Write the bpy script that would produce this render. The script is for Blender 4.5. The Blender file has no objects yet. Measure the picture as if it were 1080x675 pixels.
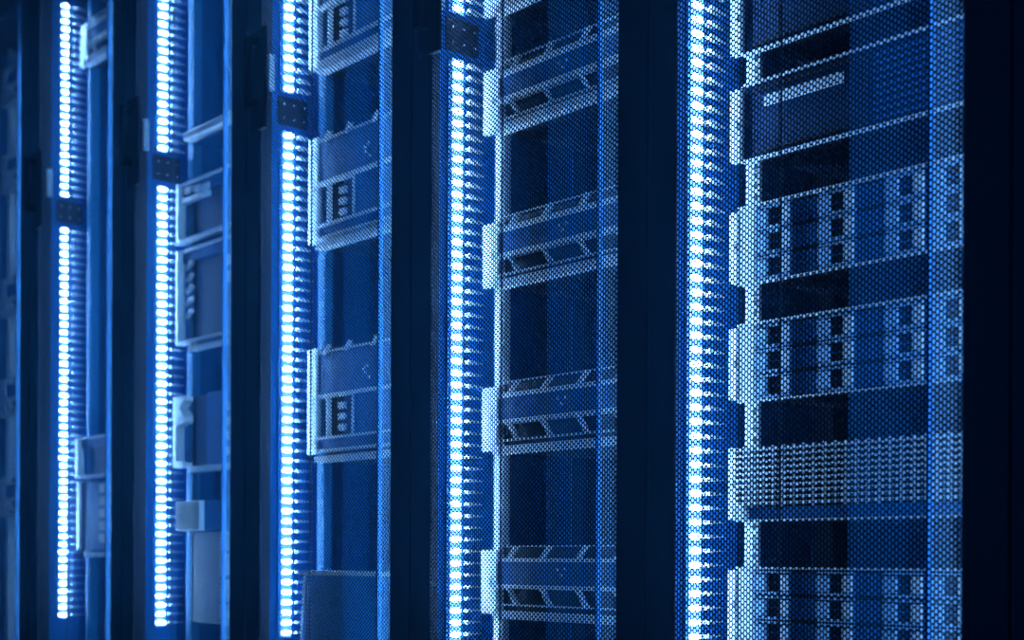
import bpy, math, random
from mathutils import Vector, Matrix
random.seed(4)
scn = bpy.context.scene
C = scn.collection

# ------------------------------------------------------------------ camera
F_PX, VP = 1500.0, 1275.0                  # focal length, and how far left of centre the row vanishes (1080 px wide frame)
EYE = 0.40
cam_d = bpy.data.cameras.new('camera')
cam = bpy.data.objects.new('camera', cam_d); C.objects.link(cam)
cam_d.sensor_width = 36.0
cam_d.lens = 36.0 * F_PX / 1080.0
cam_d.shift_y = 252.0 / 1080.0
cam.location = (0, -1.543, EYE)
cam.matrix_world = (Matrix.Translation((0, -1.543, EYE)) @ Matrix.Rotation(math.atan2(F_PX, VP), 4, 'Z')
                    @ Matrix.Rotation(math.radians(90), 4, 'X') @ Matrix.Rotation(math.radians(0.25), 4, 'Z'))
cam_d.dof.use_dof = True
cam_d.dof.focus_distance = 2.25
cam_d.dof.aperture_fstop = 4.0
cam_d.clip_start = 0.05
scn.camera = cam

# ------------------------------------------------------------------ world, exposure
scn.view_settings.view_transform = 'Standard'
scn.view_settings.look = 'None'
scn.view_settings.gamma = 1.0
scn.view_settings.use_curve_mapping = False
scn.view_settings.exposure = 0.0
w = bpy.data.worlds.new('dark_hall'); scn.world = w; w.use_nodes = True
nt = w.node_tree; nt.nodes.clear()
tc = nt.nodes.new('ShaderNodeTexCoord'); sep = nt.nodes.new('ShaderNodeSeparateXYZ')
mr = nt.nodes.new('ShaderNodeMapRange'); mr.inputs[1].default_value = -0.5; mr.inputs[2].default_value = 0.6
rmp = nt.nodes.new('ShaderNodeValToRGB')
rmp.color_ramp.elements[0].color = (0.004, 0.05, 0.17, 1)
rmp.color_ramp.elements[1].color = (0.001, 0.008, 0.035, 1)
bg = nt.nodes.new('ShaderNodeBackground'); bg.inputs[1].default_value = 1.3
wo = nt.nodes.new('ShaderNodeOutputWorld')
nt.links.new(tc.outputs['Generated'], sep.inputs[0]); nt.links.new(sep.outputs[2], mr.inputs[0])
nt.links.new(mr.outputs[0], rmp.inputs[0]); nt.links.new(rmp.outputs[0], bg.inputs[0]); nt.links.new(bg.outputs[0], wo.inputs[0])

LED_STRENGTH = 170.0
TAPE_STRENGTH = 5.0
RIGHT_W = 4.5
BLUE = (0.17, 0.50, 1.0)

# ------------------------------------------------------------------ materials
def mat(name, col, rough=0.5, metal=0.0, noise=0.0, spec=0.5, scale=60):
    m = bpy.data.materials.new(name); m.use_nodes = True
    t = m.node_tree; b = t.nodes['Principled BSDF']
    b.inputs['Roughness'].default_value = rough; b.inputs['Metallic'].default_value = metal
    b.inputs['Specular IOR Level'].default_value = spec
    b.inputs['Base Color'].default_value = (*col, 1)
    if noise:
        c = t.nodes.new('ShaderNodeTexCoord'); n = t.nodes.new('ShaderNodeTexNoise'); n.inputs['Scale'].default_value = scale
        x = t.nodes.new('ShaderNodeMix'); x.data_type = 'RGBA'
        x.inputs[6].default_value = (*[v * (1 - noise) for v in col], 1); x.inputs[7].default_value = (*[min(1, v * (1 + noise)) for v in col], 1)
        t.links.new(c.outputs['Object'], n.inputs['Vector']); t.links.new(n.outputs[0], x.inputs[0]); t.links.new(x.outputs[2], b.inputs['Base Color'])
    return m
def emis(name, col, s):
    m = bpy.data.materials.new(name); m.use_nodes = True
    t = m.node_tree; b = t.nodes['Principled BSDF']
    b.inputs['Base Color'].default_value = (*[v * 0.15 for v in col], 1)
    b.inputs['Emission Color'].default_value = (*col, 1); b.inputs['Emission Strength'].default_value = s
    return m
M = {}
M['mesh'] = mat('black_perforated_steel', (0.003, 0.004, 0.007), 0.6, 0.0, 0, 0.1)
M['frame'] = mat('dark_frame_paint', (0.035, 0.055, 0.10), 0.38, 0.0, 0.15, 0.5, 8)
M['side'] = mat('cabinet_side_blue_cast', (0.010, 0.18, 0.50), 0.5, 0.0, 0.1, 0.15)  # blue of the LED light put into the base colour
M['navy'] = mat('navy_panel_and_shade', (0.004, 0.045, 0.13), 0.5, 0.0, 0.1, 0.15)  # navy front panels; on the side wall it stands in for shade
M['dimmed'] = mat('dimmed_blue', (0.03, 0.24, 0.50), 0.5, 0.0, 0.3, 0.2)  # dimmed stand-in for less lit rail metal; also the wide box front
M['dark'] = mat('chassis_black', (0.004, 0.010, 0.03), 0.5, 0.0, 0.1)
M['panel'] = mat('panel_blue_cast', (0.012, 0.13, 0.34), 0.5, 0.0, 0.1, 0.2)  # base colour carries the blue lamp light
M['grille'] = mat('carrier_grille_blue_cast', (0.015, 0.14, 0.36), 0.5, 0.0, 0.1, 0.2)  # tinted with the blue of the lamps, like the panels
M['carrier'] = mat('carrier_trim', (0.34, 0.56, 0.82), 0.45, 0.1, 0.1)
M['metal'] = mat('bright_zinc', (0.80, 0.82, 0.88), 0.42, 0.25, 0.06)
M['white'] = mat('pale_plastic', (0.85, 0.86, 0.9), 0.5, 0, 0.04)
M['floor'] = mat('raised_floor_vinyl', (0.03, 0.035, 0.05), 0.35, 0, 0.2, 0.5, 4)
M['led'] = emis('led_lens', (0.22, 0.53, 1.0), LED_STRENGTH)
M['tape'] = emis('led_diffuser', (0.08, 0.28, 1.0), TAPE_STRENGTH)
# translucent sheet added behind the door to lighten the mesh, tinted lamp blue
def film(name, k, col):
    m = bpy.data.materials.new(name); m.use_nodes = True; t = m.node_tree; t.nodes.clear()
    o = t.nodes.new('ShaderNodeOutputMaterial'); mx = t.nodes.new('ShaderNodeMixShader'); mx.inputs[0].default_value = k
    a = t.nodes.new('ShaderNodeBsdfTransparent'); b = t.nodes.new('ShaderNodeBsdfTranslucent'); b.inputs[0].default_value = (*col, 1)
    t.links.new(a.outputs[0], mx.inputs[1]); t.links.new(b.outputs[0], mx.inputs[2]); t.links.new(mx.outputs[0], o.inputs[0])
    return m
M['film'] = film('lightening_film', 0.085, (0.03, 0.42, 1.0))
M['film_edge'] = film('edge_film', 0.09, (0.85, 0.95, 1.0))

# ------------------------------------------------------------------ mesh helpers
class MB:
    def __init__(s): s.v = []; s.f = []
    def box(s, x0, x1, y0, y1, z0, z1):
        n = len(s.v)
        s.v += [(x, y, z) for z in (z0, z1) for y in (y0, y1) for x in (x0, x1)]
        s.f += [tuple(n + i for i in q) for q in ((0, 2, 3, 1), (4, 5, 7, 6), (0, 1, 5, 4), (1, 3, 7, 5), (3, 2, 6, 7), (2, 0, 4, 6))]
        return s
    def prism(s, pts, y0, y1):                       # outline in x, z, extruded along y (outline counter-clockwise seen from -y)
        n = len(s.v); k = len(pts)
        s.v += [(x, y0, z) for x, z in pts] + [(x, y1, z) for x, z in pts]
        s.f += [tuple(range(n, n + k)), tuple(range(n + 2 * k - 1, n + k - 1, -1))]
        for i in range(k):
            j = (i + 1) % k; s.f.append((n + j, n + i, n + k + i, n + k + j))
        return s
    def bar(s, x0, z0, x1, z1, wd, y0, y1):          # slanted bar
        dx, dz = x1 - x0, z1 - z0; l = math.hypot(dx, dz); px, pz = -dz / l * wd / 2, dx / l * wd / 2
        return s.prism([(x0 - px, z0 - pz), (x1 - px, z1 - pz), (x1 + px, z1 + pz), (x0 + px, z0 + pz)], y0, y1)
    def plate_holes(s, x0, x1, z0, z1, y0, y1, holes):   # vertical plate whose square holes are stacked: (hx0,hx1,hz0,hz1)
        hx0, hx1 = holes[0][0], holes[0][1]
        s.box(x0, hx0, y0, y1, z0, z1); s.box(hx1, x1, y0, y1, z0, z1)
        z = z0
        for h in sorted(holes, key=lambda a: a[2]):
            s.box(hx0, hx1, y0, y1, z, h[2]); z = h[3]
        s.box(hx0, hx1, y0, y1, z, z1)
        return s
    def build(s, name, mt, parent=None, bev=0):
        me = bpy.data.meshes.new(name); me.from_pydata(s.v, [], s.f); me.materials.append(M[mt]); me.update()
        o = bpy.data.objects.new(name, me); C.objects.link(o); o.parent = parent
        if bev:
            b = o.modifiers.new('bevel', 'BEVEL'); b.width = bev; b.segments = 2; b.limit_method = 'ANGLE'
        return o
def bx(name, mt, parent, *a, bev=0): return MB().box(*a).build(name, mt, parent, bev)
def empty(name, loc, label, cat, group=None):
    o = bpy.data.objects.new(name, None); C.objects.link(o); o.location = loc; o.empty_display_size = 0.05
    o['label'] = label; o['category'] = cat
    if group: o['group'] = group
    return o
def copy_tree(o, parent=None):
    c = o.copy(); C.objects.link(c); c.parent = parent
    for ch in [q for q in bpy.data.objects if q.parent == o]: copy_tree(ch, c)
    return c
kids = {}
def children(o): return [q for q in bpy.data.objects if q.parent == o]
def dup(o, loc, label, group=None):
    c = copy_tree(o); c.location = loc; c['label'] = label
    if group: c['group'] = group
    return c

# ------------------------------------------------------------------ the setting
fl = bx('floor', 'floor', None, -6.5, 3.0, -2.6, 2.6, -0.05, 0.0); fl['kind'] = 'structure'
ce = bx('ceiling', 'floor', None, -6.5, 3.0, -2.6, 2.6, 2.9, 2.95); ce['kind'] = 'structure'
wb = bx('wall_back', 'floor', None, -6.5, 3.0, 2.6, 2.65, 0.0, 2.9); wb['kind'] = 'structure'

def X0(k): return -(1.504 + 0.6 * k)       # left seam of cabinet k (0 = the one at the right of the frame)

# ------------------------------------------------------------------ perforated sheet
def perforated(x0, x1, z0, z1, y0, y1):
    p = 0.0081; c = 0.0053
    hx = [(p / (2 * math.sqrt(3)), p / 2), (-p / (2 * math.sqrt(3)), p / 2), (-p / math.sqrt(3), 0), (-p / (2 * math.sqrt(3)), -p / 2),
          (p / (2 * math.sqrt(3)), -p / 2), (p / math.sqrt(3), 0)]
    sx = c / (p * math.sqrt(3) / 2)
    outer = [(a * sx, b) for a, b in hx]
    K = 0.70
    V = []; Fc = []
    nc = int((x1 - x0) / c); nr = int((z1 - z0) / p)
    for i in range(nc):
        cx = x0 + c * (i + 0.5)
        for j in range(nr):
            cz = z0 + p * (j + (0.5 if i % 2 else 0.0) + 0.25)
            n = len(V)
            for (yy, kk) in ((y0, 1), (y0, K), (y1, K), (y1, 1)):
                V += [(cx + a * kk, yy, cz + b * kk) for a, b in outer]
            for r in range(3):
                for q in range(6):
                    q2 = (q + 1) % 6
                    Fc.append((n + r * 6 + q, n + r * 6 + q2, n + (r + 1) * 6 + q2, n + (r + 1) * 6 + q))
    mb = MB(); mb.v = V; mb.f = Fc
    return mb

# ------------------------------------------------------------------ cabinet
def make_cabinet():
    r = empty('server_cabinet', (0, 0, 0), '', 'server cabinet', 'row of black server cabinets')
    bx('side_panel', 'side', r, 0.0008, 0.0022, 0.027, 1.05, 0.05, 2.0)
    bx('side_shade_sheet', 'navy', r, 0.0024, 0.0040, 0.205, 0.395, 0.05, 2.0)  # dark sheet over the side wall, painted shade deeper in the cabinet
    bx('rear_shade_sheet', 'dark', r, 0.0024, 0.0040, 0.505, 1.04, 0.05, 2.0)  # continues the painted shade towards the rear
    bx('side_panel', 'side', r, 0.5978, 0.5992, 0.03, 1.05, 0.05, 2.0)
    bx('base_plinth', 'frame', r, 0.001, 0.599, 0.03, 1.05, 0.0, 0.05)
    bx('roof_panel', 'frame', r, 0.001, 0.599, 0.03, 1.05, 2.0, 2.03)
    bx('rear_door', 'dark', r, 0.0025, 0.5975, 1.05, 1.07, 0.05, 2.0)
    bx('corner_post_and_shade', 'dark', r, 0.0024, 0.0060, 0.027, 0.060, 0.05, 2.0)  # thin dark strip, painted shade on the front of the side wall
    for x0 in (0.5796,): bx('corner_post_and_shade', 'frame', r, x0, x0 + 0.018, 0.028, 0.055, 0.05, 2.0)
    for x0, hx in ((0.078, 0.0955), (0.494, 0.499)):
        hs = []; z = 0.075
        while z < 1.97:
            hs.append((hx, hx + 0.0055, z, z + 0.009)); z += 0.0148
        MB().plate_holes(x0, x0 + 0.026, 0.06, 1.99, 0.134, 0.136, hs).box(x0 + (0.0 if x0 < .3 else 0.024), x0 + (0.002 if x0 < .3 else 0.026), 0.136, 0.17, 0.06, 1.99).build('mounting_rail', 'metal', r)
    for x0 in (0.0022, 0.5578): bx('rear_post', 'dark', r, x0, x0 + 0.04, 0.40, 0.50, 0.05, 2.0)
    d = MB()
    d.box(0.0015, 0.0570, 0.0, 0.008, 0.012, 2.045).box(0.0015, 0.020, 0.008, 0.026, 0.012, 2.045).box(0.535, 0.5985, 0.0, 0.026, 0.012, 2.045)
    d.box(0.057, 0.535, 0.0, 0.026, 0.012, 0.09).box(0.057, 0.535, 0.0, 0.026, 1.975, 2.045)
    door = d.build('front_door', 'frame', r, bev=0.003)
    perforated(0.056, 0.537, 0.088, 1.978, 0.004, 0.0048).build('perforated_sheet', 'mesh', door)
    bx('door_rib', 'frame', door, 0.2475, 0.2500, 0.006, 0.009, 0.09, 1.975)
    bx('lightening_sheet', 'film', door, 0.360, 0.534, 0.012, 0.0125, 0.09, 1.975)  # invented sheet that lightens this part of the mesh
    bx('edge_lightening_sheet', 'film_edge', door, 0.482, 0.534, 0.0145, 0.015, 0.09, 1.975)  # second added sheet, for the brighter band at the door edge
    bx('edge_strip', 'panel', door, 0.479, 0.482, 0.010, 0.020, 0.09, 1.975)
    h = MB().box(0.030, 0.088, -0.008, 0.001, 1.305, 1.52)
    hd = h.build('handle_plate', 'dark', door, bev=0.003)
    MB().box(0.044, 0.066, -0.034, -0.022, 1.35, 1.50).box(0.046, 0.064, -0.024, -0.007, 1.48, 1.50).box(0.046, 0.064, -0.024, -0.007, 1.35, 1.37).build('door_handle', 'dark', door, bev=0.003)
    lk = bx('lock_bracket', 'metal', door, 0.014, 0.024, 0.042, 0.056, 1.412, 1.488)
    return r
cab = make_cabinet()
cab_labels = {
    -1: 'dark cabinet whose plain door frame fills the right edge of the photo',
    0: 'nearest black cabinet with perforated door, holding the drive arrays',
    1: 'black perforated cabinet second from right, holding only slant-ribbed fan units',
    2: 'black perforated cabinet in the middle left, with tall units and a wide box below',
    3: 'narrow looking black cabinet fourth from right, with a tilted shelf bar high up',
    4: 'blurred black cabinet fifth from right, with a long dotted lit rail',
    5: 'farthest cabinet, cut off by the left edge of the photo'}
cab.location = (X0(0), 0, 0); cab['label'] = cab_labels[0]
for k in (-1, 1, 2, 3, 4, 5):
    c = dup(cab, (X0(k), 0, 0), cab_labels[k])
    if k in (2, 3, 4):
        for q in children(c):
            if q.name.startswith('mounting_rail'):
                q.material_slots[0].link = 'OBJECT'; q.material_slots[0].material = M['dimmed']  # darker base colour makes these rails look less lit

# ------------------------------------------------------------------ LED light bars and cable combs
PITCH = 0.02222
def led_mesh():
    mb = MB(); n = 10
    rings = [(0.0, 1.0), (0.0035, 0.92), (0.006, 0.55)]
    pts = []
    for k in range(16):
        a = 2 * math.pi * k / 16; pts.append((math.copysign(abs(math.cos(a)) ** 0.8, math.cos(a)) * 0.0125, math.copysign(abs(math.sin(a)) ** 0.9, math.sin(a)) * 0.0053))
    for dx, s in rings: mb.v += [(dx, y * s, z * s) for y, z in pts]
    for r in range(2):
        for k in range(16):
            k2 = (k + 1) % 16; mb.f.append((r * 16 + k, r * 16 + k2, (r + 1) * 16 + k2, (r + 1) * 16 + k))
    mb.f.append(tuple(range(32, 48)))
    me = bpy.data.meshes.new('led'); me.from_pydata(mb.v, [], mb.f); me.materials.append(M['led'])
    for p in me.polygons: p.use_smooth = True
    return me
LEDM = led_mesh()
fm = MB()
fm.prism([(0, -0.0032), (0.016, -0.0026), (0.016, 0.0026), (0, 0.0032)], 0.0, 0.012)
n = len(fm.v)
fm.v += [(0, .012, -.0026), (.016, .012, -.0022), (.016, .012, .0022), (0, .012, .0026), (0, .040, -.001), (.008, .042, -.0008), (.008, .042, .0008), (0, .040, .001)]
fm.f += [(n, n + 1, n + 5, n + 4), (n + 1, n + 2, n + 6, n + 5), (n + 2, n + 3, n + 7, n + 6), (n + 4, n + 5, n + 6, n + 7), (n + 3, n, n + 4, n + 7)]
FING = bpy.data.meshes.new('comb_finger'); FING.from_pydata(fm.v, [], fm.f); FING.materials.append(M['white'])

def make_bar(z0, count):
    h = count * PITCH
    r = empty('led_light_bar', (0, 0, z0), '', 'light bar', 'LED light bars')
    bx('housing', 'panel', r, 0.0026, 0.0080, 0.078, 0.119, 0, h)
    bx('diffuser', 'tape', r, 0.0080, 0.0095, 0.086, 0.112, 0.002, h - 0.002)
    for i in range(count):
        o = bpy.data.objects.new('led', LEDM); C.objects.link(o); o.parent = r; o.location = (0.0092, 0.099, (i + 0.5) * PITCH)
    c = empty('cable_comb', (0, 0, z0), '', 'cable comb', 'white cable combs beside the light bars')
    bx('back_plate', 'panel', c, 0.0026, 0.0040, 0.120, 0.134, 0, h)
    for i in range(count):
        o = bpy.data.objects.new('comb_finger', FING); C.objects.link(o); o.parent = c; o.location = (0.0040, 0.120, (i + 0.5) * PITCH)
    return r, c
lo = make_bar(0.225, 50); up = make_bar(1.417, 25)
names = ['nearest cabinet', 'second cabinet from right', 'third cabinet from right', 'fourth cabinet from right', 'fifth cabinet from right']
for tag_, (b, c), ks in (('lower', lo, range(0, 5)), ('upper', up, range(1, 5))):
    for n_, k in enumerate(ks):
        bb, cc = (b, c) if n_ == 0 else (dup(b, b.location, ''), dup(c, c.location, ''))
        for o in (bb, cc): o.location = (X0(k), 0, o.location.z)
        bb['label'] = 'glowing blue-white %s LED bar inside the %s' % ('long' if tag_ == 'lower' else 'short upper', names[k])
        cc['label'] = 'pale cable fingers beside the %s LED bar, %s' % (tag_, names[k])
# small joint plates with screws in the dark gap between the bars
jp = empty('joint_plate', (X0(1), 0, 1.348), 'dark screwed plate between the two LED bars, second cabinet from right', 'joint plate', 'dark joint plates between the light bars')
bx('plate', 'dark', jp, 0.0026, 0.0060, 0.075, 0.150, 0, 0.062)
for y in (0.09, 0.115, 0.142):
    for z in (0.016, 0.046):
        s = MB(); s.v = []
        a = [(math.cos(t_ * math.pi / 4) * .0022, math.sin(t_ * math.pi / 4) * .0022) for t_ in range(8)]
        s.v = [(0.006, y + p, z + q) for p, q in a] + [(0.0078, y + p, z + q) for p, q in a]
        s.f = [tuple(range(8, 16))] + [(i, (i + 1) % 8, 8 + (i + 1) % 8, 8 + i) for i in range(8)]
        s.build('screw', 'metal', jp)
for k in (2, 3, 4): dup(jp, (X0(k), 0, 1.348), 'dark screwed plate between the two LED bars, %s' % names[k])

# added unseen fill lamps, right inner side of each cabinet (behind the door frame)
for k in range(-1, 6):
    ld = bpy.data.lights.new('added_side_fill', 'AREA'); ld.shape = 'RECTANGLE'; ld.size = 0.02; ld.size_y = 1.7; ld.energy = RIGHT_W * (2.6 if k >= 2 else 1.0); ld.color = BLUE
    lo_ = bpy.data.objects.new('added_side_fill', ld); C.objects.link(lo_)
    lo_.matrix_world = Matrix.Translation((X0(k) + 0.572, 0.085, 1.0))
    # -Z aims left; local Y must be vertical
    zc = Vector((1, -0.03, 0)).normalized(); yc = Vector((0, 0, 1)); xc = yc.cross(zc)
    lo_.matrix_world = Matrix(((xc.x, yc.x, zc.x, X0(k) + 0.572), (xc.y, yc.y, zc.y, 0.040), (xc.z, yc.z, zc.z, 1.0), (0, 0, 0, 1)))

# ------------------------------------------------------------------ equipment (local: x = cabinet x, front faces at y about 0.12..0.134, z from the unit's foot)
def chassis(r, h, d=0.80):
    return bx('chassis', 'dark', r, 0.106, 0.4935, 0.1365, d, 0.004, h - 0.004)
def ears(r, z0, z1, wd=0.043, y0=0.122):
    for x0, s in ((0.057, 1), (0.543 - wd, -1)):
        hx = x0 + wd * (0.62 if s > 0 else 0.28)
        mid = (z0 + z1) / 2
        MB().plate_holes(x0, x0 + wd, z0, z1, y0, 0.1335, [(hx, hx + 0.006, mid - 0.006, mid + 0.006)]).build('mounting_ear', 'metal', r, bev=0.001)

def fan_unit(loc):
    h = 0.133; r = empty('fan_unit', loc, '', 'rack fan unit')
    chassis(r, h); ears(r, 0.008, 0.125)
    bx('front_panel', 'panel', r, 0.102, 0.498, 0.126, 0.1335, 0.062, 0.105)
    bx('lower_bar', 'metal', r, 0.100, 0.500, 0.112, 0.1335, 0.0, 0.014)
    bx('trim_bar', 'metal', r, 0.100, 0.500, 0.120, 0.128, 0.0235, 0.0265)
    bx('trim_bar', 'metal', r, 0.100, 0.500, 0.114, 0.1335, 0.055, 0.062)
    bx('trim_bar', 'metal', r, 0.100, 0.500, 0.114, 0.1335, 0.1035, 0.110)
    bx('trim_bar', 'metal', r, 0.106, 0.494, 0.124, 0.130, 0.1305, 0.1325)
    for x in (0.135, 0.225, 0.318, 0.41):
        MB().bar(x, 0.055, x + 0.022, 0.0265, 0.004, 0.118, 0.130).build('strut', 'metal', r)
        MB().bar(x, 0.109, x + 0.022, 0.131, 0.0035, 0.118, 0.130).build('strut', 'metal', r)
    v = MB()
    for dx in (-.01, .0, .01): v.box(0.27 + dx, 0.275 + dx, 0.125, 0.1265, 0.078 + abs(dx), 0.083 + abs(dx))
    v.build('vent_mark', 'metal', r)
    return r
fan_pos = [(1, 1.395, 'highest, cut by the top edge'), (1, 1.1765, 'second from top'), (1, 0.893, 'middle'), (1, 0.5905, 'second from bottom'), (1, 0.2915, 'lowest')]
f0 = None
for k, z, t_ in fan_pos:
    l = 'slant-ribbed fan unit, %s of five, second cabinet from right' % t_
    if f0 is None: f0 = fan_unit((X0(k), 0, z)); f0['label'] = l; f0['group'] = 'slant-ribbed fan units'
    else: dup(f0, (X0(k), 0, z), l)
for z, t_ in ((1.80, 'near the top'), (1.53, 'above the middle'), (1.14, 'in the middle'), (0.83, 'below the middle'), (0.52, 'near the bottom')):
    dup(f0, (X0(5), 0, z), 'blurred lit fan unit %s of the farthest cabinet at the left edge' % t_)
dup(f0, (X0(4), 0, 1.77), 'blurred fan unit near the top of the fifth cabinet from right')

def drive_array(loc):
    h = 0.120; r = empty('drive_array', loc, '', 'drive array', 'drive arrays in the nearest cabinet')
    chassis(r, h); ears(r, 0.006, 0.114, 0.016)
    for x0 in (0.073, 0.4935): bx('side_bezel', 'metal', r, x0, x0 + 0.0335, 0.124, 0.1335, 0.002, 0.118, bev=0.001)
    bx('top_bar', 'metal', r, 0.073, 0.527, 0.121, 0.1335, 0.1165, 0.1195)
    bx('bottom_bar', 'metal', r, 0.073, 0.527, 0.123, 0.1335, 0.0, 0.0022)
    cw = 0.0966
    for col_ in range(4):
        x0 = 0.107 + (0, 0.114, 0.228, 0.30)[col_]
        x1 = (0.219, 0.333, 0.405, 0.4935)[col_]
        if col_ == 3: x0 = 0.407
        for row in range(3):
            z0 = 0.004 + row * 0.0375; z1 = z0 + 0.0355
            c = MB()
            c.box(x0, x1, 0.133, 0.1363, z0, z1)
            car = c.build('drive_carrier', 'dark', r)
            MB().box(x0 + .001, x0 + 0.062, 0.1245, 0.133, z0, z0 + 0.0040).build('carrier_rim', 'carrier', car)
            MB().box(x0 + .001, x0 + 0.062, 0.1245, 0.133, z1 - 0.0040, z1 - 0.001).build('carrier_rim', 'carrier', car)
            MB().box(x0 + .016, x0 + 0.048, 0.1285, 0.133, z0 + 0.0165, z0 + 0.0185).build('carrier_slot', 'panel', car)
            bx('indicator_tab', 'carrier', car, x0 + .001, x0 + .020, 0.1235, 0.133, z0 + 0.0055, z1 - 0.0065)
            bx('latch', 'metal', car, x0 + .048, x0 + .062, 0.1215, 0.133, z0 + 0.0055, z1 - 0.0065)
            g = MB()
            for q in range(7):
                xx = x0 + .0635 + q * (x1 - x0 - .0655) / 7
                g.box(xx, xx + (x1 - x0 - .0655) / 14, 0.128, 0.133, z0 + 0.002, z1 - 0.003)
            g.box(x0 + .0625, x1, 0.128, 0.133, z0 + 0.015, z0 + 0.018)
            g.build('carrier_grille', 'grille', car)
    return r
d0 = drive_array((X0(0), 0, 0.817)); d0['label'] = 'drive array with three rows of latched carriers, highest in the nearest cabinet'
dup(d0, (X0(0), 0, 0.639), 'drive array with three rows of latched carriers, middle one of the nearest cabinet')
dup(d0, (X0(0), 0, 0.270), 'drive array with latched carriers at the bottom edge, below the slatted unit')

# slatted unit
r = empty('slatted_unit', (X0(0), 0, 0.458), 'unit with ten thin bright horizontal slats between the drive arrays', 'vented rack unit')
h = 0.115; chassis(r, h); ears(r, 0.004, 0.113, 0.012)
g = MB()
for i in range(10): g.box(0.072, 0.528, 0.122, 0.1335, 0.0255 + i * 0.009, 0.0293 + i * 0.009)
for i in range(24): x = 0.080 + i * 0.0187; g.box(x, x + 0.002, 0.128, 0.1335, 0.022, 0.114)
g.build('slat_grille', 'metal', r)
bx('lower_panel', 'panel', r, 0.072, 0.528, 0.126, 0.1335, 0.004, 0.021)
bx('bottom_bar', 'metal', r, 0.072, 0.528, 0.122, 0.1335, 0.0, 0.0028)
MB().prism([(0.074, 0), (0.098, 0), (0.098, 0.016), (0.086, 0.026), (0.074, 0.026)], 0.113, 0.1215).build('latch', 'metal', r)

def framed_unit(loc, label, h):
    r = empty('framed_unit', loc, label, 'rack unit', 'framed units high in the nearest cabinet')
    chassis(r, h); ears(r, 0.004, h - 0.004, 0.020)
    bx('front_panel', 'navy', r, 0.078, 0.5225, 0.130, 0.1335, 0.003, h - 0.003)
    bx('top_bar', 'metal', r, 0.078, 0.5225, 0.122, 0.1335, h - 0.003, h)
    bx('bottom_bar', 'metal', r, 0.078, 0.5225, 0.122, 0.1335, 0.0, 0.003)
    f = MB(); z1 = h - 0.018; z0 = z1 - 0.022
    f.box(0.120, 0.262, 0.124, 0.130, z0, z0 + 0.015)
    f.build('label_holder', 'metal', r)
    MB().box(0.100, 0.30, 0.124, 0.130, z1 + 0.004, z1 + 0.007).box(0.100, 0.30, 0.124, 0.130, 0.010, 0.0125).box(0.298, 0.302, 0.124, 0.130, 0.010, z1 + 0.007).build('display_frame', 'dark', r)
    g = MB()
    for i in range(9): g.box(0.315, 0.505, 0.126, 0.130, 0.012 + i * 0.011, 0.016 + i * 0.011)
    g.build('vent_grille', 'panel', r)
    return r
framed_unit((X0(0), 0, 1.004), 'unit with a bright name strip, just above the highest drive array', 0.118)
u = framed_unit((X0(0), 0, 1.167), 'unit with a bright lower band, cut by the top edge of the nearest cabinet', 0.118)

# tall units, third cabinet from right
def tall_unit(loc, label):
    h = 0.250; r = empty('tall_unit', loc, label, 'rack unit', 'tall windowed units in the third cabinet from right')
    chassis(r, h); ears(r, 0.020, 0.247, 0.036, 0.120)
    bx('lower_bar', 'metal', r, 0.106, 0.500, 0.108, 0.1335, 0.0, 0.012)
    bx('trim_bar', 'metal', r, 0.096, 0.504, 0.114, 0.1335, 0.0225, 0.027)
    bx('trim_bar', 'metal', r, 0.096, 0.504, 0.116, 0.1335, 0.050, 0.054)
    bx('trim_bar', 'metal', r, 0.096, 0.504, 0.112, 0.1335, 0.138, 0.144)
    bx('trim_bar', 'metal', r, 0.106, 0.494, 0.122, 0.130, 0.236, 0.239)
    bx('lower_panel', 'panel', r, 0.096, 0.504, 0.126, 0.1335, 0.027, 0.050)
    MB().box(0.096, 0.504, 0.124, 0.1335, 0.144, 0.232).build('upper_panel', 'panel', r)
    MB().box(0.232, 0.504, 0.124, 0.1335, 0.054, 0.138).build('window_panel', 'panel', r)
    bx('divider', 'metal', r, 0.128, 0.132, 0.122, 0.1335, 0.054, 0.138)
    bx('divider', 'metal', r, 0.226, 0.230, 0.122, 0.1335, 0.054, 0.138)
    for i in range(3): bx('port', 'metal', r, 0.166, 0.188, 0.128, 0.1365, 0.066 + i * 0.023, 0.079 + i * 0.023)
    for x in (0.12, 0.20, 0.30, 0.40): MB().bar(x, 0.232, x + 0.018, 0.250, 0.004, 0.118, 0.130).build('strut', 'metal', r)
    v = MB()
    for a, b in ((.27, .175), (.285, .165), (.28, .19), (.265, .185)): v.box(a, a + .006, 0.122, 0.124, b, b + .005)
    v.build('vent_mark', 'metal', r)
    return r
tall_unit((X0(2), 0, 1.439), 'tall bright-eared unit at the top edge of the third cabinet from right')
tall_unit((X0(2), 0, 1.061), 'tall bright-eared unit in the upper half of the third cabinet from right')
tall_unit((X0(2), 0, 0.605), 'tall bright-eared unit in the lower half of the third cabinet from right')

r = empty('wide_box', (X0(2), 0, 0.10), 'wide box with a bright top edge at the bottom of the third cabinet', 'rack unit')
bx('box_body', 'panel', r, 0.106, 0.4935, 0.1365, 0.7, 0.0, 0.27)
bx('front_panel', 'dimmed', r, 0.090, 0.510, 0.100, 0.1335, 0.0, 0.264)
bx('top_edge', 'white', r, 0.090, 0.510, 0.076, 0.1335, 0.2645, 0.273)
MB().bar(0.056, 0.0, 0.082, 0.268, 0.008, 0.100, 0.112).build('side_strap', 'metal', r)

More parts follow.
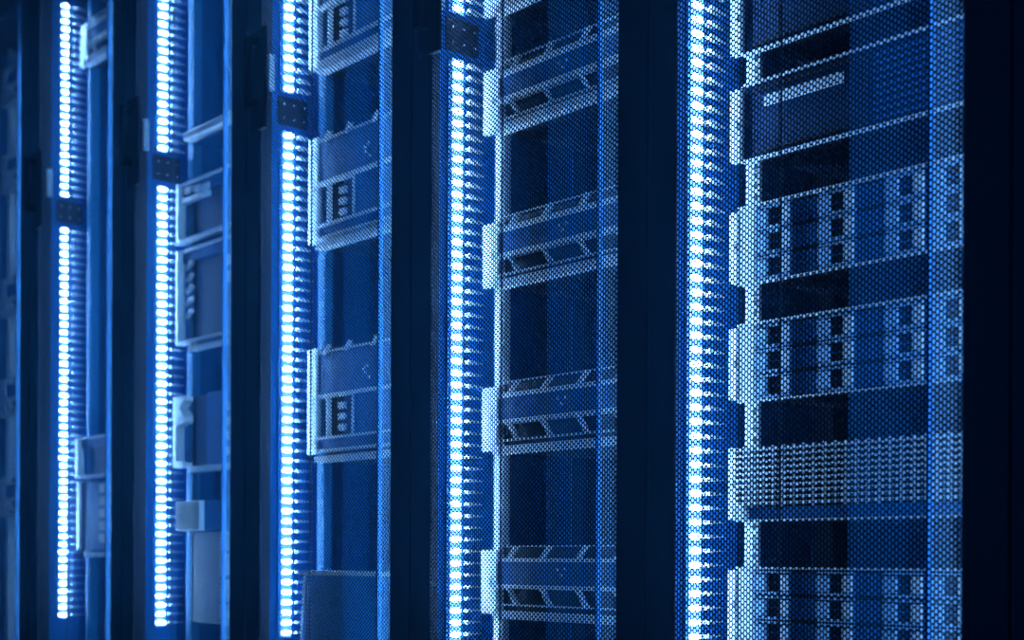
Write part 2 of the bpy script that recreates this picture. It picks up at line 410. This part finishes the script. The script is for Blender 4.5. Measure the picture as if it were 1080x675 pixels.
# fourth cabinet from right
def slim(loc, label, h, bottom_thick=False):
    r = empty('slim_framed_unit', loc, label, 'rack unit')
    chassis(r, h)
    for x0 in (0.057, 0.531): bx('mounting_ear', 'metal', r, x0, x0 + 0.012, 0.112, 0.1335, 0.0, h)
    bx('top_bar', 'metal', r, 0.070, 0.530, 0.118, 0.1335, h - 0.006, h)
    bx('bottom_bar', 'metal', r, 0.070, 0.530, 0.110, 0.1335, 0.0, 0.008)
    MB().box(0.26, 0.494, 0.126, 0.1335, 0.008, h - 0.006).box(0.070, 0.26, 0.126, 0.1335, h - 0.03, h - 0.006).build('front_panel', 'panel', r)
    return r
r = slim((X0(3), 0, 1.179), 'slim-eared unit below the tilted shelf bar in the fourth cabinet', 0.150)
for i in range(3): bx('port', 'metal', r, 0.085 + .045 * i, 0.115 + .045 * i, 0.120, 0.126, 0.122 - .004 * i, 0.138 - .004 * i)
bx('inner_lip', 'metal', r, 0.072, 0.20, 0.118, 0.1335, 0.100, 0.112)
r = slim((X0(3), 0, 0.927), 'tall dark-fronted unit with a bright left edge in the fourth cabinet', 0.236)
for i in range(2): bx('port', 'metal', r, 0.30, 0.335, 0.119, 0.126, 0.165 - .04 * i, 0.190 - .04 * i)
for i in range(5): MB().bar(0.085, 0.19 - i * .03, 0.115, 0.205 - i * .03, 0.009, 0.124, 0.1335).build('clip', 'metal', r)
bx('lower_bar', 'metal', r, 0.13, 0.52, 0.108, 0.1335, -0.020, -0.010)
bx('hanger', 'metal', r, 0.13, 0.14, 0.112, 0.130, -0.010, 0.001)
r = empty('shelf_bar', (X0(3), 0, 1.425), 'bright round-edged shelf bar, highest lit thing in the fourth cabinet', 'shelf bar')
bx('bar', 'metal', r, 0.104, 0.50, 0.104, 0.1335, 0.0, 0.022, bev=0.006)
bx('shelf', 'panel', r, 0.106, 0.4935, 0.1365, 0.5, 0.0, 0.004)
r = empty('hooked_server', (X0(3), 0, 0.623), 'server with a hooked bright bracket in the lower half of the fourth cabinet', 'rack server')
chassis(r, 0.178)
MB().prism([(0.052, 0.0), (0.110, 0.0), (0.110, 0.012), (0.068, 0.016), (0.068, 0.100), (0.112, 0.112), (0.112, 0.124), (0.085, 0.150), (0.112, 0.164), (0.112, 0.176), (0.052, 0.176)], 0.108, 0.1335).build('hook_bracket', 'metal', r)
bx('mounting_ear', 'metal', r, 0.520, 0.543, 0.112, 0.1335, 0.0, 0.178)
bx('front_panel', 'panel', r, 0.20, 0.520, 0.124, 0.1335, 0.0, 0.176)
bx('bottom_bar', 'metal', r, 0.14, 0.520, 0.108, 0.1335, -0.014, -0.001)
for i in range(4): bx('port', 'metal', r, 0.29, 0.35, 0.119, 0.124, 0.02 + i * .035, 0.04 + i * .035)
r = empty('white_switch', (X0(3), 0, 0.466), 'small white-ended switch under the hooked server', 'network switch')
chassis(r, 0.074); bx('end_cap', 'white', r, 0.078, 0.20, 0.104, 0.1335, 0.0, 0.072, bev=0.002); bx('front_panel', 'panel', r, 0.20, 0.543, 0.118, 0.1335, 0.0, 0.072)
r = empty('pale_panel', (X0(3), 0, 0.24), 'tall pale panel at the bottom of the fourth cabinet', 'panel')
bx('panel_face', 'white', r, 0.29, 0.540, 0.112, 0.1335, 0.0, 0.222)
bx('panel_box', 'dark', r, 0.106, 0.4935, 0.1365, 0.5, 0.0, 0.222)
for i in range(3): bx('divider', 'dark', r, 0.29, 0.540, 0.110, 0.1119, 0.05 + .06 * i, 0.056 + .06 * i)

# fifth cabinet from right
r = slim((X0(4), 0, 0.62), 'blurred slim unit in the middle of the fifth cabinet from right', 0.115)
r = empty('patch_panel', (X0(4), 0, 0.42), 'blurred patch panel with pale ports low in the fifth cabinet from right', 'patch panel')
chassis(r, 0.19)
bx('mounting_ear', 'metal', r, 0.057, 0.075, 0.116, 0.1335, 0.0, 0.19); bx('mounting_ear', 'metal', r, 0.525, 0.543, 0.116, 0.1335, 0.0, 0.19)
bx('front_panel', 'panel', r, 0.075, 0.525, 0.124, 0.1335, 0.0, 0.188)
for i in range(5):
    for j in range(4): bx('port', 'white', r, 0.20 + .055 * j, 0.235 + .055 * j, 0.119, 0.124, 0.02 + i * .034, 0.044 + i * .034)
bx('lower_bar', 'metal', r, 0.12, 0.50, 0.108, 0.1335, -0.020, -0.006)
bx('hanger', 'metal', r, 0.12, 0.13, 0.112, 0.130, -0.007, 0.001)

# ------------------------------------------------------------------ thin haze added in the aisle for lens bloom around the LEDs
mv = bpy.data.materials.new('bloom_haze'); mv.use_nodes = True; t = mv.node_tree; t.nodes.clear()
o = t.nodes.new('ShaderNodeOutputMaterial'); vs = t.nodes.new('ShaderNodeVolumeScatter')
vs.inputs['Density'].default_value = 0.012; vs.inputs['Anisotropy'].default_value = 0.9; vs.inputs['Color'].default_value = (0.15, 0.5, 1, 1)
t.links.new(vs.outputs[0], o.inputs['Volume']); M['haze'] = mv
hz = bx('haze', 'haze', None, -6.4, 2.9, -2.5, -0.05, 0.01, 2.89); hz['kind'] = 'stuff'; hz['label'] = 'thin bluish haze added in the dark server aisle for LED bloom'; hz['category'] = 'haze'
